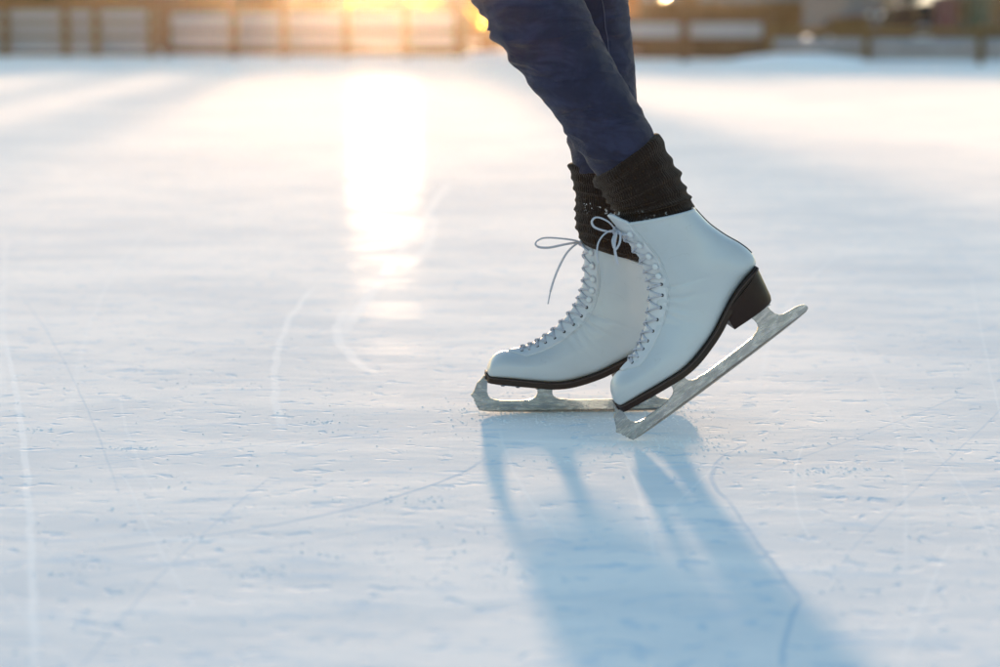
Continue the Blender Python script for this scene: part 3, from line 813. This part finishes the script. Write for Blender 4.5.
# ------------------------------------------------------------------ body, coat, hair (above the frame, there for shadow and other views)
def body():
    vs=[];ed=[];rad=[]
    def v(p,r,frm=None):
        vs.append(tuple(p)); rad.append(r); i=len(vs)-1
        if frm is not None: ed.append((frm,i))
        return i
    hc=hipc
    pel=v(hc+Vector((0,0,.03)),.09)
    def L2W(o_theta,o,yaw,x,z,y=0): return place_local(o_theta,o,yaw)@Vector((x,y,z))
    for sg,keys,o,th,yaw,Yk in ((-1,near_keys,Vector((G_near.x,G_near.y,0)),TH,R(5),YN),(1,far_keys,Vector((G_far.x,G_far.y,0)),0,R(4),YF)):
        hip=v(hc+Vector((0,sg*.085,-.03)),.07,pel)
        k=keys[7]; knee=v(at(k[0],k[1],k[2]),.048,hip)
        k=keys[3]; cal=v(at(k[0],k[1],k[2])+Vector((.004,0,0)),.040,knee)
        k=keys[0]; an=v(at(k[0],k[1],k[2]),.030,cal)
        a2=v(L2W(th,o,yaw,.178,.13),.024,an)
        he=v(L2W(th,o,yaw,.195,.095),.022,a2)
        b1=v(L2W(th,o,yaw,.13,.085),.022,a2)
        b2=v(L2W(th,o,yaw,.07,.064),.016,b1)
    w=v(hc+Vector((-.01,0,.20)),.085,pel); ch=v(hc+Vector((-.04,0,.40)),.115,w); nb=v(hc+Vector((-.05,0,.53)),.06,ch)
    nk=v(hc+Vector((-.06,0,.60)),.045,nb); hd=v(hc+Vector((-.075,0,.68)),.075,nk); ht=v(hc+Vector((-.075,0,.76)),.07,hd)
    v(hc+Vector((-.16,0,.70)),.012,hd)
    for sg in (-1,1):
        s=v(hc+Vector((-.045,sg*.17,.50)),.045,nb); e=v(hc+Vector((.0,sg*.30,.26)),.036,s); wr=v(hc+Vector((-.14,sg*.36,.09)),.024,e)
        pm=v(hc+Vector((-.20,sg*.37,.05)),.024,wr)
        for q in range(4):
            a=v(hc+Vector((-.245,sg*(.345+.018*q),.03-.003*q)),.009,pm); v(hc+Vector((-.275,sg*(.343+.019*q),.005-.004*q)),.008,a)
        a=v(hc+Vector((-.20,sg*.335,.04)),.010,wr); v(hc+Vector((-.235,sg*.322,.02)),.009,a)
    me=bpy.data.meshes.new('body'); me.from_pydata(vs,ed,[]); me.update()
    o=bpy.data.objects.new('body',me); C.objects.link(o)
    m=o.modifiers.new('Skin','SKIN'); m.use_smooth_shade=True
    for i,r in enumerate(rad): me.skin_vertices[0].data[i].radius=(r,r)
    me.skin_vertices[0].data[0].use_root=True
    s=o.modifiers.new('Sub','SUBSURF'); s.levels=2; s.render_levels=2
    bpy.context.view_layer.update()
    nm=bpy.data.meshes.new_from_object(o.evaluated_get(bpy.context.evaluated_depsgraph_get()))
    o.modifiers.clear(); o.data=nm; nm.materials.clear(); nm.materials.append(M['skin'])
    nm.polygons.foreach_set('use_smooth',[True]*len(nm.polygons))
    par(o,person)
    # coat
    bm=bmesh.new(); X,Y_,Z=Vector((1,0,0)),Vector((0,1,0)),Vector((0,0,1))
    rows=ring_loft(bm,[(hc+Z*-.06,X,Y_,.10,.17),(hc+Z*-.05,X,Y_,.150,.205),(hc+Z*.08,X,Y_,.135,.19),(hc+Vector((-.01,0,.20)),X,Y_,.115,.165),(hc+Vector((-.04,0,.38)),X,Y_,.14,.19),(hc+Vector((-.045,0,.50)),X,Y_,.11,.18),(hc+Vector((-.05,0,.56)),X,Y_,.075,.09),(hc+Vector((-.055,0,.61)),X,Y_,.068,.07)],32)
    bm.faces.new(rows[0]); bm.faces.new(rows[-1][::-1])
    for sg in (-1,1):
        tube_bm(bm,smooth_path([hc+Vector((-.045,sg*.14,.51)),hc+Vector((-.03,sg*.22,.42)),hc+Vector((0,sg*.30,.26)),hc+Vector((-.07,sg*.335,.17)),hc+Vector((-.135,sg*.358,.095))],20),[.07-.028*i/19 for i in range(20)],20)
    bmesh.ops.recalc_face_normals(bm,faces=bm.faces)
    me=bpy.data.meshes.new('coat'); bm.to_mesh(me); bm.free(); c=link('coat',me,M['coat'])
    baked(c,('REMESH',{'mode':'VOXEL','voxel_size':.009}),('SMOOTH',{'iterations':8,'factor':.5}))
    if not c.data.materials: c.data.materials.append(M['coat'])
    c.data.polygons.foreach_set('use_smooth',[True]*len(c.data.polygons)); par(c,person)
    bm=bmesh.new(); bmesh.ops.create_icosphere(bm,subdivisions=4,radius=1,matrix=Matrix.Translation(hc+Vector((-.055,0,.735)))@Matrix.Diagonal((.10,.088,.095,1)))
    tube_bm(bm,smooth_path([hc+Vector((0,0,.76)),hc+Vector((.06,0,.72)),hc+Vector((.07,0,.60)),hc+Vector((.06,0,.50))],14),[.045,.045,.044,.043,.042,.04,.038,.036,.034,.03,.026,.02,.014,.006],14)
    for v_ in bm.verts: v_.co+=Vector((noise.noise(v_.co*40),noise.noise(v_.co*40+Vector((3,0,0))),0))*.004
    hr=link('hair',from_bm('hair',bm),M['hair']); par(hr,person)
body()

# ------------------------------------------------------------------ ground
def sheet(name,x0,x1,y0,y1,z,mat,nx=1,ny=1):
    vs=[(x0+(x1-x0)*i/nx,y0+(y1-y0)*j/ny,z) for j in range(ny+1) for i in range(nx+1)]
    fs=[(j*(nx+1)+i,j*(nx+1)+i+1,(j+1)*(nx+1)+i+1,(j+1)*(nx+1)+i) for j in range(ny) for i in range(nx)]
    return tag(link(name,mesh(name,vs,fs),mat),kind='structure')
sheet('ice',-24,24,-16,44,0,M['ice'],24,30)
sheet('snow_ground',-2500,2500,-2500,2500,-.006,M['snow'],4,4)
def bank():
    bm=bmesh.new(); rows=[]
    for j in range(30):
        row=[]
        for i in range(160):
            x=-24+48*i/159; v=j/29
            y=37.2-.10*x*.9+ (v-.5)*5
            hgt=.07+.16*math.exp(-((x-3.9)/1.0)**2)+.10*noise.noise(Vector((x*.7,0,3)))
            z=max(-.004,hgt*math.sin(PI*v)**.8*(1+.5*noise.noise(Vector((x*2,y*2,0))))-.002)
            row.append(bm.verts.new((x,y,z)))
        rows.append(row)
    for a,b in zip(rows,rows[1:]):
        for k in range(159): bm.faces.new((a[k],a[k+1],b[k+1],b[k]))
    tag(link('snow_bank',from_bm('snow_bank',bm),M['snow']),kind='structure')

# ice shavings, the loose crumbs cut by blades
def shavings():
    rnd=random.Random(5); vs=[];fs=[]
    def lump(x,y,r,fl):
        b=len(vs); n=5
        a0=rnd.random()*6
        for k in range(n):
            a=a0+2*PI*k/n; q=r*(.6+.6*rnd.random()); vs.append((x+q*math.cos(a)*1.5,y+q*math.sin(a),-.0002))
        for k in range(n):
            a=a0+2*PI*k/n+.3; q=r*.6*(.5+.7*rnd.random()); vs.append((x+q*math.cos(a)*1.4,y+q*math.sin(a),r*fl*(.5+.6*rnd.random())))
        vs.append((x,y,r*fl*.9))
        for k in range(n):
            k2=(k+1)%n
            fs.append((b+k,b+k2,b+n+k2,b+n+k)); fs.append((b+n+k,b+n+k2,b+2*n))
    for i in range(6500):
        py=110+560*rnd.random()**.8; px=-40+1080*rnd.random()
        g=gnd(px,py)
        dens=noise.noise(Vector((g.x*2.2,g.y*2.6,0)))*.5+.5
        if rnd.random()>dens**2*1.5: continue
        r=.0004+.0012*rnd.random()**4
        lump(g.x,g.y,r*(1 if py>250 else 1.5),.5)
    # denser around the two blades
    for i in range(1500):
        t=rnd.random(); x0=G_far.x+.26*t; 
        lump(x0+rnd.gauss(0,.03),G_far.y+rnd.gauss(.0,.07),.0005+.0010*rnd.random()**2,.5)
    for i in range(500):
        lump(G_near.x+rnd.gauss(.01,.05),G_near.y+rnd.gauss(-.01,.05),.0005+.0011*rnd.random()**2,.5)
    # clots of frost lying on the ice
    for (px,py,s,n) in ((270,572,.010,26),(320,422,.008,20),(30,430,.010,24),(820,472,.012,36),(850,468,.010,24),(60,575,.008,14),(900,335,.010,20),(560,462,.010,26),(420,500,.012,24),(135,448,.008,20)):
        g=gnd(px,py)
        for k in range(int(n*1.5)): lump(g.x+rnd.gauss(0,s*1.9),g.y+rnd.gauss(0,s),.0004+.0010*rnd.random()**2,.5)
    o=link('ice_shavings',mesh('ice_shavings',vs,fs),M['snow'],smooth=False); tag(o,'loose white ice shavings strewn over the rink','ice shavings',kind='stuff')
shavings()

# ------------------------------------------------------------------ fences
def fence(name,label,cat,p0,p1,h,posts,boards,matp,matb,rails=(),group=None,bt=.03,seed=0,pw=.11):
    """posts: fractions along; boards: (z0,z1); p0,p1 ground points"""
    p0=Vector(p0);p1=Vector(p1); d=p1-p0; L=d.length; ang=math.atan2(d.y,d.x)
    e=empty(name,p0,ang); tag(e,label,cat,group)
    for f in posts: box_obj('post',(L*f,-.14,h/2+.02),(pw,.09,h+.04),matp,e,.008)
    for z0,z1 in boards:
        box_obj('board',(L/2,-.066,(z0+z1)/2),(L,bt,z1-z0),matb,e,.004)
    for z0,z1 in rails:
        box_obj('rail',(L/2,-.072,(z0+z1)/2),(L+.06,.045,z1-z0),matp,e,.004)
    return e
def gp(px,Y): v=at(px,0,Y); return (v.x,v.y,0)
YA=37.5
# left: white boards between ochre posts
fence('board_fence','low white board fence with ochre posts at the far left edge of the rink','fence',gp(-60,YA+.6),gp(158,YA+.2),.80,[0,.31,.587,.725,.98],[(.10,.29),(.345,.51),(.565,.72)],M['ochre'],M['white'],[(.72,.82),(.50,.575),(.28,.355),(.02,.09)])
fence('picket_barrier','brown framed barrier of pale boards in the orange glow below the sun','barrier',gp(166,YA+.1),gp(462,YA-.6),.76,[.01,.24,.41,.62,.82,.99],[(.18,.36),(.42,.68)],M['brown'],M['white'],[(.68,.78),(.36,.43),(.04,.15)])
fence('timber_fence','brown timber fence with one pale upper board right of the jeans','fence',gp(600,33.6),gp(772,32.6),.60,[.0,.52,.99],[(.33,.53)],M['brown'],M['white'],[(.54,.60),(.20,.31),(.03,.12)])
fence('rail_fence','low fence of two pale rails and ochre posts, right edge','fence',gp(774,31.4),gp(1080,29.6),.47,[0,.33,.70,.98],[(.05,.14),(.20,.32)],M['ochre'],M['white'],[(.36,.47),(.145,.195)],pw=.07)
def mound(px,Y,w,h,name,label):
    bm=bmesh.new(); c=Vector(gp(px,Y)); n=36; rows=[]
    for j in range(9):
        t=j/8; rr=math.cos(t*PI/2); row=[]
        for k in range(n):
            a=2*PI*k/n; q=1+.22*noise.noise(Vector((math.cos(a)*2,math.sin(a)*2,px)))
            row.append(bm.verts.new((math.cos(a)*rr*w*q,math.sin(a)*rr*w*.45*q,h*math.sin(t*PI/2)*(1+.15*noise.noise(Vector((k*.5,j,px))))-.01)))
        rows.append(row)
    for a,b in zip(rows,rows[1:]):
        for k in range(n): bm.faces.new((a[k],a[(k+1)%n],b[(k+1)%n],b[k]))
    o=link(name,from_bm(name,bm),M['snow']); o.location=c
    tag(o,label,'snow pile')
mound(795,29.8,.95,.15,'snow_pile','shovelled snow heaped against the low fence on the right')

# ------------------------------------------------------------------ vegetation
def tree(name,px,Y,H,r,seed,label,lean=0,group=None,density=1.0,clear=.0):
    rnd=random.Random(seed); base=Vector(gp(px,Y))
    e=empty(name,base); tag(e,label,'tree',group)
    bm=bmesh.new(); 
    pts=[Vector((0,0,-.05)),Vector((lean*.1,0,H*.15)),Vector((lean*.35,rnd.uniform(-.1,.1),H*.4)),Vector((lean*.7,rnd.uniform(-.15,.15),H*.7)),Vector((lean,0,H))]
    path=smooth_path(pts,18)
    tube_bm(bm,path,[r*(1.35 if i==0 else 1)*(1-.85*i/17)+.01 for i in range(18)],12)
    for v in bm.verts: v.co+=Vector((noise.noise(v.co*3),noise.noise(v.co*3+Vector((5,0,0))),0))*r*.15
    link('trunk',from_bm('trunk',bm),M['bark'],e)
    bm=bmesh.new()
    def branch(p,d,L,rr,lv):
        q=p; pts=[p]
        for i in range(4):
            d=(d+Vector((rnd.gauss(0,.18),rnd.gauss(0,.18),rnd.gauss(.06,.12)))).normalized(); q=q+d*L/4; pts.append(q)
        tube_bm(bm,pts,[rr*(1-.75*i/4) for i in range(5)],6 if lv<2 else 4,cap=False)
        if lv<3:
            for i in range(rnd.randint(3,5) if lv<2 else 4):
                k=rnd.randint(1,4); dd=(d+Vector((rnd.gauss(0,.6),rnd.gauss(0,.6),rnd.gauss(.15,.4)))).normalized()
                branch(pts[k],dd,L*rnd.uniform(.45,.65),rr*.45,lv+1)
    nb=int(11*density)
    for i in range(nb):
        f=.30+.65*i/nb; k=min(17,int(f*17)); a=i*2.4+rnd.random()
        branch(path[k],Vector((math.cos(a),math.sin(a),.55)).normalized(),H*.32*(1.15-f*.7),r*.42*(1.1-f*.8),0)
    link('crown',from_bm('crown',bm),M['twig'],e)
    return e
tg='bare winter trees beyond the rink'
for i,a in enumerate([
 ('deciduous_tree',172,47,8.5,.20,11,'bare brown tree, leftmost of the trees behind the rink',.3),
 ('deciduous_tree',235,43,7.5,.17,12,'bare brown tree between the leftmost tree and the glow',-.2),
 ('deciduous_tree',288,40.5,8.0,.15,13,'slim bare tree just left of the orange glow',.2),
 ('deciduous_tree',452,41,8.5,.26,14,'thick bare tree just left of the knee',.3),
 ('deciduous_tree',690,44,8.0,.22,15,'bare tree right of the jeans behind the timber fence',-.3),
 ('deciduous_tree',-60,52,9.0,.24,16,'bare tree at the far left behind the hedge',.2),
 ('deciduous_tree',1060,58,9.5,.26,17,'bare tree at the far right behind the parked cars',.2)]):
    tree(*a[:7],lean=a[7],group=tg)
def leafy(name,px0,px1,Y,H,D,label,mat,seed,n,cat='hedge',stem=True):
    rnd=random.Random(seed); A=Vector(gp(px0,Y)); B=Vector(gp(px1,Y)); L=(B-A).length
    e=empty(name,A,0); tag(e,label,cat)
    bm=bmesh.new()
    for i in range(n):
        x=rnd.random()*L; top=H*(.9+.18*noise.noise(Vector((x*.9+seed,0,0))))
        z=rnd.random()**.8*top; y=(rnd.random()-.5)*D*(1-.3*z/H)
        s=rnd.uniform(.05,.10); v=Vector((rnd.gauss(0,1),rnd.gauss(0,1),rnd.gauss(0,1))).normalized(); u=v.orthogonal().normalized()*s; w=v.cross(u).normalized()*s*.6
        p=Vector((x,y,z)); 
        bm.faces.new([bm.verts.new(p+u),bm.verts.new(p+w),bm.verts.new(p-u),bm.verts.new(p-w)])
    link('foliage',from_bm('foliage',bm),mat,e)
    bm=bmesh.new()
    for i in range(int(L/.35)):
        x=.15+i*.35; tube_bm(bm,[(x,0,-.02),(x+rnd.gauss(0,.1),rnd.gauss(0,.1),H*.5),(x+rnd.gauss(0,.15),rnd.gauss(0,.15),H*.85)],[.03,.02,.008],5)
    link('stems',from_bm('stems',bm),M['twig'],e)
leafy('hedge',-160,345,48,1.55,.8,'long hedge of dry brown leaves behind the left fences',M['leaf'],3,26000)
leafy('hedge',345,640,46,1.5,.5,'thin added hedge with orange leaves making the glow at the top, left of the knee',M['glowleaf'],13,7500)  # sparse hedge added so its orange leaves give the warm glow
leafy('shrub',404,447,39.5,.72,.6,'dark brown shrub behind the barrier left of the knee',M['leaf'],4,2600,'shrub')
leafy('hedge',640,800,42,.95,.8,'short brown hedge behind the timber fence right of the jeans',M['leaf'],5,7000)
leafy('shrub',835,868,33,.62,.4,'ochre yellow shrub poking over the low fence on the right',M['ochre'],8,1200,'shrub')

# ------------------------------------------------------------------ cars
def car(name,label,px,Y,paint,van=False,rz=0,group=None,cat='car'):
    e=empty(name,gp(px,Y),rz); tag(e,label,cat,group)
    L,Wd=4.4,1.75
    prof=[(-2.2,.35),(-2.22,.62),(-2.1,.82),(-1.2,.95),(-.55,1.40),(.95,1.44),(1.75,1.0),(2.15,.95),(2.22,.6),(2.18,.33),(1.75,.28),(-1.8,.28)]
    if van: prof=[(-2.3,.35),(-2.32,.8),(-2.1,1.05),(-1.5,1.95),(2.2,2.0),(2.3,1.0),(2.28,.35),(1.8,.3),(-1.8,.3)]
    me=plate_mesh(prof,Wd,'body',.07); b=link('body',me,paint,e,smooth=False)
    if van: gl=[(-1.78,1.12),(-1.42,1.78),(-.5,1.80),(-.5,1.12)],[(-.4,1.12),(-.4,1.80),(.8,1.80),(.8,1.12)],[(.9,1.12),(.9,1.80),(2.05,1.80),(2.08,1.12)]
    else: gl=[(-1.02,.98),(-.52,1.33),(.05,1.35),(.05,.98)],[(.12,.98),(.12,1.35),(.92,1.36),(1.42,1.02)]
    for g in gl:
        me=plate_mesh(list(g),Wd+.02,'window',.004); link('window',me,M['glass'],e,smooth=False)
    for x in (-1.4,1.38):
        for y in (-1,1):
            bm=bmesh.new(); cyl_bm(bm,(x,y*(Wd/2+.01),.32),(x,y*(Wd/2-.2),.32),.32,.32,28)
            w=link('wheel',from_bm('wheel',bm),M['tyre'],e)
            w.modifiers.new('es','EDGE_SPLIT')
            bm=bmesh.new(); cyl_bm(bm,(x,y*(Wd/2+.02),.32),(x,y*(Wd/2-.02),.32),.19,.2,20); r=link('rim',from_bm('rim',bm),M['rim'],w)
    for y in (-1,1):
        box_obj('tail_light',(2.19,y*.68,.78 if not van else .95),(.10,.30,.16 if not van else .4),M['redlens'],e,.02)
        box_obj('headlight',(-2.16,y*.62,.68),(.12,.34,.14),M['clearlens'],e,.02)
    return e
gc='cars parked beyond the low fence'
car('parked_van','blue grey van parked behind the low fence, left of the black car',765,50,M['carblue'],True,0,gc,'van')
car('parked_car','black car parked behind the fence at the right edge',985,47,M['cardark'],False,.03,gc)
def bin_(name,label,px,Y,mat):
    e=empty(name,gp(px,Y)); tag(e,label,'waste bin','waste bins by the black car')
    bm=bmesh.new(); rows=[]
    for z,w,d in ((.10,.17,.18),(.95,.21,.26)):
        rows.append([bm.verts.new((x*w,y*d,z)) for x,y in ((-1,-.8),(-.8,-1),(.8,-1),(1,-.8),(1,.8),(.8,1),(-.8,1),(-1,.8))])
    for k in range(8): bm.faces.new((rows[0][k],rows[0][(k+1)%8],rows[1][(k+1)%8],rows[1][k]))
    bm.faces.new(rows[0]); bm.faces.new(rows[1])
    link('bin_body',from_bm('bin_body',bm),mat,e,smooth=False)
    box_obj('lid',(0,0,1.0),(.47,.58,.07),mat,e,.025)
    for x in (-.2,.2):
        bm=bmesh.new(); cyl_bm(bm,(x-.025,.2,.10),(x+.025,.2,.10),.10,.10,18); link('wheel',from_bm('wheel',bm),M['tyre'],e)
bin_('wheeled_bin','red wheeled bin standing in front of the black car',945,44,M['carred'])
bin_('wheeled_bin','olive green wheeled bin right of the red one',976,44,M['carolive'])
# dark building behind the cars
def building(name,px0,px1,Y,H,D,wall,label,nwin,zw=(.6,1.9),cat='building'):
    A=gp(px0,Y);B=gp(px1,Y); W=B[0]-A[0]
    e=empty(name,((A[0]+B[0])/2,Y,0)); tag(e,label,cat)
    box_obj('wall',(0,D/2,H/2-.01),(W,D,H),wall,e)
    bm=bmesh.new()
    vs=[(-W/2-.3,-.4,H),(W/2+.3,-.4,H),(W/2+.3,D+.4,H),(-W/2-.3,D+.4,H),(-W/2-.3,D/2,H+1.6),(W/2+.3,D/2,H+1.6)]
    v=[bm.verts.new(x) for x in vs]
    for f in ((0,1,5,4),(2,3,4,5),(0,4,3),(1,2,5),(0,3,2,1)): bm.faces.new([v[i] for i in f])
    link('roof',from_bm('roof',bm),M['roof'],e,smooth=False)
    for i in range(nwin):
        x=-W/2+W*(i+.5)/nwin
        wf=box_obj('window',(x,-.02,(zw[0]+zw[1])/2),(W/nwin*.55,.08,zw[1]-zw[0]),M['white'],e,.01)
        p=box_obj('pane',(x,-.065,(zw[0]+zw[1])/2),(W/nwin*.55-.14,.03,zw[1]-zw[0]-.14),M['glass'],wf)
building('clubhouse',640,800,66,3.2,6,M['plaster'],'grey plastered building with windows behind the bare tree right of the jeans',4)
building('storage_shed',860,1200,72,2.6,5,M['darkwall'],'dark clad shed behind the parked cars on the right',7)

# ------------------------------------------------------------------ light, sky, haze
SUN_EL=R(3.25); SUN_AZ=math.atan((385-500)/FPX)       # angle from +Y towards +X
sd=Vector((math.sin(SUN_AZ)*math.cos(SUN_EL),math.cos(SUN_AZ)*math.cos(SUN_EL),math.sin(SUN_EL)))
l=bpy.data.lights.new('sun','SUN'); l.energy=3.9; l.angle=R(1.7); l.color=(1,.66,.40)
lo=bpy.data.objects.new('sun',l); C.objects.link(lo); lo.rotation_euler=(-sd).to_track_quat('-Z','Y').to_euler()
w=bpy.data.worlds.new('World'); sc.world=w; w.use_nodes=True; nt=w.node_tree
sky=nt.nodes.new('ShaderNodeTexSky'); sky.sky_type='NISHITA'; sky.sun_disc=False
sky.sun_elevation=SUN_EL; sky.sun_rotation=SUN_AZ; sky.air_density=1.0; sky.dust_density=.4; sky.ozone_density=1.6; sky.altitude=100
bg=nt.nodes['Background']; bg.inputs[1].default_value=.15
nt.links.new(sky.outputs[0],bg.inputs[0])
HAZE=.00013
def haze():
    o=box_obj('haze',(0,40,10),(170,160,22),None); 
    m=bpy.data.materials.new('haze'); m.use_nodes=True; t=m.node_tree; t.nodes.clear()
    out=t.nodes.new('ShaderNodeOutputMaterial'); v=t.nodes.new('ShaderNodeVolumePrincipled')
    v.inputs['Color'].default_value=c4(1,.86,.66); v.inputs['Density'].default_value=HAZE; v.inputs['Anisotropy'].default_value=.95  # added volume, tinted orange to stand in for veiling glow near the sun
    t.links.new(v.outputs[0],out.inputs['Volume']); o.data.materials.append(m)
    tag(o,'thin warm haze added over the rink for the glow around the sun','haze',kind='stuff')
haze()
sc.render.engine='CYCLES'
sc.cycles.volume_bounces=0; sc.cycles.max_bounces=6
sc.view_settings.view_transform='Standard'; sc.view_settings.look='None'; sc.view_settings.gamma=1
sc.view_settings.exposure=2.2
